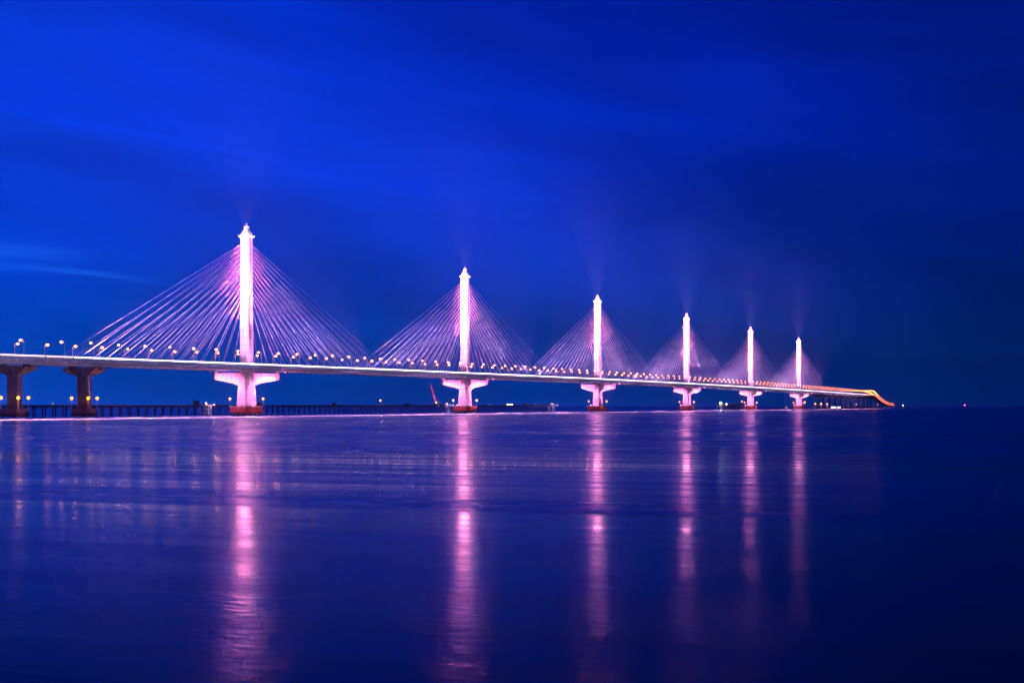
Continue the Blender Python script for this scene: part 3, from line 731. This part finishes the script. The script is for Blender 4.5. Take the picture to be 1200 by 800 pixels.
# crawler crane at the trestle end
def crane(px, m, z, blen, ang, label, boom_m, kpx=1.0):
    s = s_at(px, m); r = thing('crane', label, 'crane', P(s, m, z), ROT, 'cranes')
    for y in (-2.0, 2.0):
        MB().loft([[(-3.4,y-0.5,0.3),(3.4,y-0.5,0.3),(3.4,y+0.5,0.3),(-3.4,y+0.5,0.3)],[(-3.9,y-0.5,0.8),(3.9,y-0.5,0.8),(3.9,y+0.5,0.8),(-3.9,y+0.5,0.8)],[(-3.4,y-0.5,1.5),(3.4,y-0.5,1.5),(3.4,y+0.5,1.5),(-3.4,y+0.5,1.5)]]).box(-3.4,3.4,y-0.45,y+0.45,0.0,0.32).build('crawler_track', M['black'], r)
    b = MB().box(-2.5,5.2,-1.9,1.9,1.7,3.9).box(-1.2,1.2,-1.2,1.2,1.4,1.72).build('machine_house', M['white'], r)
    c = MB().loft([octo(1.1,0.9,0.2,1.9,-3.4,-1.4), octo(0.9,0.9,0.2,4.3,-3.2,-1.4)]).build('cab', M['white'], r)
    MB().box(-4.52,-4.45,-2.0,-0.8,2.8,4.0).build('cab_window', M['window'], c)
    a = R(ang); d = Vector((-math.cos(a), 0, math.sin(a))); up = Vector((math.sin(a),0,math.cos(a)))
    o0 = Vector((-2.0,0,2.6)); bm = MB(); hw = 0.9
    n_ = int(blen/2.6)
    pt = lambda j, e, f_: o0 + d*(blen*j/n_) + up*(e*hw*(1-0.55*j/n_)) + Vector((0,f_*hw*(1-0.55*j/n_),0))
    for e in (-1,1):
        for f_ in (-1,1): bm.tube(pt(0,e,f_), pt(n_,e,f_), 0.22, 0.18, 5)
    for j in range(n_):
        for f_ in (-1,1): bm.tube(pt(j,-1,f_), pt(j+1,1,f_), 0.12, 0.12, 4)
        bm.tube(pt(j,1,-1), pt(j+1,1,1), 0.12, 0.12, 4)
    bm.build('boom', boom_m, r)
    MB().tube((4.5,0,3.8),(2.5,0,8.5),0.18,0.15,5).tube((1.0,0,3.8),(2.5,0,8.5),0.18,0.15,5).build('gantry', boom_m, r)
    tip = o0 + d*blen
    MB().tube((2.5,0,8.5), tip, 0.07, 0.07, 4).build('stay_rope', M['black'], r)
    MB().tube(tip, tip - Vector((0,0,blen*0.5)), 0.05, 0.05, 4).build('hoist_rope', M['black'], r)
    return r
crane(512, MT, 9.02, 25.0, 56, 'small crane with a raised red boom on the long trestle', M['redpaint'])
floodlight(P(s_at(504,MT), MT+3.4, 9.01), P(s_at(508,MT), MT, 24), 4.0e4, (1.0,0.5,0.75), 70, 'added floodlight at the foot of the small red crane', 0.7)  # added to brighten the crane and its boom

# work-lamp posts on the trestles
def work_lamp(px, m, z, h, label, mt, r0, light=0, col=(1,.35,.1)):
    s = s_at(px, m); r = thing('work_lamp', label, 'lamp', P(s, m, z), ROT, 'work lamps')
    MB().tube((0,0,0),(0,0,h),0.2,0.14,6).box(-0.3,0.3,-0.3,0.3,0,0.25).build('post', M['post'], r)
    ln = MB().ball((0,0,h+r0*0.9), r0, r0*1.0).build('lantern', mt, r, True)
    MB().loft([octo(r0*.8,r0*.8,r0*.2,h+r0*1.7), octo(r0*.2,r0*.2,r0*.05,h+r0*2.1)]).build('lantern_cap', M['black'], ln)
    if light: point(P(s, m + 1.6, z + h + r0), light, col, 0.3)
    return r
work_lamp(445.7, MT+2, 9.02, 4.6, 'amber lamp post on the long trestle between two towers', M['amber'], 0.75, 2500)
for q, px in enumerate((595, 597.5, 600)):
    work_lamp(px, MT+3, 9.02, 0.7, '%s of three white work lamps on the short trestle, from the left' % ORD[q+1], M['whitelamp'], 0.42)
work_lamp(574, MT+3, 9.02, 1.2, 'small dim lamp on the short trestle near the second tower', M['sodium2'], 0.25)
work_lamp(628, MT+3, 9.02, 1.4, 'small lamp toward the right end of the short trestle', M['sodium2'], 0.3)
work_lamp(61.5, MT+3, 9.02, 1.4, 'small lamp on the left trestle between the two approach piers', M['sodium'], 0.22)

for px, lx_, h_, lb in ((231, 5.5, 3.6, 'dark site hut at the right end of the left trestle'), (305, 4.0, 2.0, 'low dark hut on the long trestle just right of the nearest tower'),
                        (392, 3.0, 2.4, 'small dark hut on the long trestle, left of the amber lamp post'), (478, 6.0, 1.8, 'low dark hut on the long trestle left of the crane'), (617, 4.0, 2.2, 'small dark hut on the short trestle')):
    hr = thing('site_hut', lb, 'hut', P(s_at(px, MT), MT - 1.0, 9.01), ROT, 'site huts on the trestles')
    hw_ = MB().box(-lx_/2,lx_/2,-1.4,1.4,0,h_).build('wall', M['hull'], hr)
    MB().add([(-lx_/2-.2,-1.6,h_),(lx_/2+.2,-1.6,h_),(lx_/2+.2,1.6,h_),(-lx_/2-.2,1.6,h_),(-lx_/2-.2,0,h_+.7),(lx_/2+.2,0,h_+.7)], [(0,3,2,1),(0,1,5,4),(2,3,4,5),(0,4,3),(1,2,5)]).build('roof', M['rust'], hr)
    MB().box(-lx_*.2,lx_*.05,-1.46,-1.402,0.1,min(1.9,h_*.9)).build('door', M['rust'], hr)

# floodlit work platform between the fourth and fifth towers
PM = -45.0
s0 = s_at(842, PM); s1 = s_at(869, PM)
pf = thing('work_platform', 'dark pile platform between the fourth and fifth towers', 'platform', P(s0, PM), ROT)
Lx = (s1 - s0)*SPAN
MB().box(0,Lx,-5,5,7.4,8.4).build('deck', M['rust'], pf)
for i in range(int(Lx/14)+1):
    for y in (-4,4): MB().tube((1+i*13.5,y,-3),(1+i*13.5,y,7.4),0.6,0.6,6).build('pile', M['rust'], pf)
for i in range(int(Lx/28)): MB().box(20+i*28,30+i*28,-2,3,8.402,11.4).build('container', M['hull'], pf)
work_lamp(844.5, PM+5.4, 8.41, 3.2, 'brilliant white floodlight between the fourth and fifth towers', M['starlamp'], 1.5, 3e4, (1,.8,.75))
work_lamp(851.5, PM+5.4, 8.41, 2.2, 'smaller white lamp beside the brilliant floodlight', M['whitelamp'], 0.8)
crane(921, -70.0, 0.6, 46.0, 74, 'pale crane with upright boom left of the farthest tower', M['white'])
MB_ = thing('crane_barge', 'low dark barge under the pale upright crane', 'barge', P(s_at(921,-70), -70), ROT)
MB().loft([octo(14,5.5,1.5,-0.8), octo(16,6.2,1.5,0.58)]).build('hull', M['hull'], MB_)
MB().box(8,13,-3,3,0.582,4.2).build('deckhouse', M['white'], MB_)
for px, nm in ((869.3,'fifth'), (943.5,'farthest')):
    m = -30.0; s = s_at(px, m)
    q = P(s, m); d = thing('mooring_dolphin', 'small pile dolphin just %s of the %s tower' % ('left' if px < 900 else 'right', nm), 'dolphin', (q.x,q.y,0), ROT, 'mooring dolphins')
    for x, y in ((-1.2,-1.2),(1.2,-1.2),(0,1.3)): MB().tube((x*1.6,y*1.6,-3),(x,y,8.0),0.45,0.45,6).build('pile', M['pile'], d)
    MB().loft([octo(2.4,2.4,0.6,8.0), octo(2.4,2.4,0.6,9.0)]).build('cap', M['cap'], d)
    pier_lamp(Vector((q.x,q.y,9.0)), 'amber lamp on the small dolphin beside the %s tower' % nm, 0, 1.25)
for j, px in enumerate((955.2, 962.4, 969.4, 1003.5, 1028.5)):
    m = 60.0 if j < 3 else -10.0
    s = s_at(px, m)
    q = P(s, m) if j < 4 else Vector(((px-600)/F*5600, 5600, 0))
    d = thing('beacon_pile', '%s amber-lit beacon pile right of the farthest tower, counted from the left' % ORD[j+1], 'beacon', (q.x,q.y,0), ROT, 'beacon piles')
    MB().tube((0,0,-3),(0,0,9.0),0.9,0.7,8).build('pile', M['pile'], d)
    MB().loft([octo(1.4,1.4,0.4,9.0), octo(1.4,1.4,0.4,9.5)]).build('platform', M['cap'], d)
    r0 = 1.35 if j == 1 else 1.0
    MB().tube((0,0,9.5),(0,0,11.0),0.14,0.12,5).build('post', M['post'], d)
    MB().ball((0,0,11.0+r0),r0,r0).build('lantern', M['amber'], d, True)

# lit house barge under the viaduct
def barge(px, py_, yy, Lb, label):
    q = Vector(((px-600)/F*yy, yy, 0)); r = thing('house_barge', label, 'barge', q, R(8), 'barges under the viaduct')
    MB().loft([octo(Lb*.46,4.2,1.5,-0.6), octo(Lb*.5,4.8,1.5,2.2)]).build('hull', M['hull'], r)
    h = MB().box(-Lb*.36,Lb*.36,-3,3,2.202,6.0).build('deckhouse', M['white'], r)
    MB().box(-Lb*.38,Lb*.38,-3.4,3.4,6.002,6.5).build('roof', M['hull'], r)
    k_ = 5
    for i in range(k_):
        x = -Lb*.36 + (i+.5)*Lb*.72/k_
        MB().box(x-Lb*.055,x+Lb*.055,-3.06,-3.002,3.0,5.4).build('window', M['window'], h)
    return r
barge(976.5, 475, 3300, 15, 'left of two small barges with a lit cabin beyond the farthest tower')
barge(982.8, 475, 3330, 9, 'right and smaller of two barges with a lit cabin beyond the farthest tower')

# boats on the open water at the right
def boat(px, yy, label, mt, r0):
    q = Vector(((px-600)/F*yy, yy, 0)); r = thing('boat', label, 'boat', q, R(20), 'boats far out')
    MB().loft([[(-7,-1.6,-0.3),(6,-1.6,-0.3),(8,0,-0.3),(6,1.6,-0.3),(-7,1.6,-0.3)],[(-8,-2.2,1.8),(7,-2.2,1.8),(11,0,2.4),(7,2.2,1.8),(-8,2.2,1.8)]]).build('hull', M['hull'], r)
    MB().box(-5,-0.5,-1.5,1.5,1.8,4.4).build('wheelhouse', M['white'], r)
    MB().tube((-2,0,4.4),(-2,0,8.0),0.15,0.1,5).build('mast', M['post'], r)
    MB().ball((-2,0,8.0+r0*0.9),r0,r0).build('masthead_lamp', mt, r, True)
boat(1058.7, 4200, 'tiny boat with a white light right of the viaduct end', M['bluelamp'], 0.9)
boat(1131, 6000, 'tiny boat with a magenta light far out on the right', M['redlamp'], 2.2)

# ------------------------------------------------------------------ haze over the water
HAZE = 1.2e-5
if HAZE:
    hm = bpy.data.materials.new('river_haze'); hm.use_nodes = True
    t = hm.node_tree; t.nodes.clear()
    pv = t.nodes.new('ShaderNodeVolumePrincipled'); pv.inputs['Color'].default_value = (0.85, 0.88, 0.95, 1)
    pv.inputs['Density'].default_value = HAZE; pv.inputs['Anisotropy'].default_value = 0.2
    ou = t.nodes.new('ShaderNodeOutputMaterial'); t.links.new(pv.outputs[0], ou.inputs['Volume'])
    hz = MB().box(-WR-50,WR+50,-2100,WR+50,-8.0,320.0).build('haze', hm)
    hz['kind'] = 'stuff'; tag(hz, 'thin blue evening haze hanging over the river', 'haze')
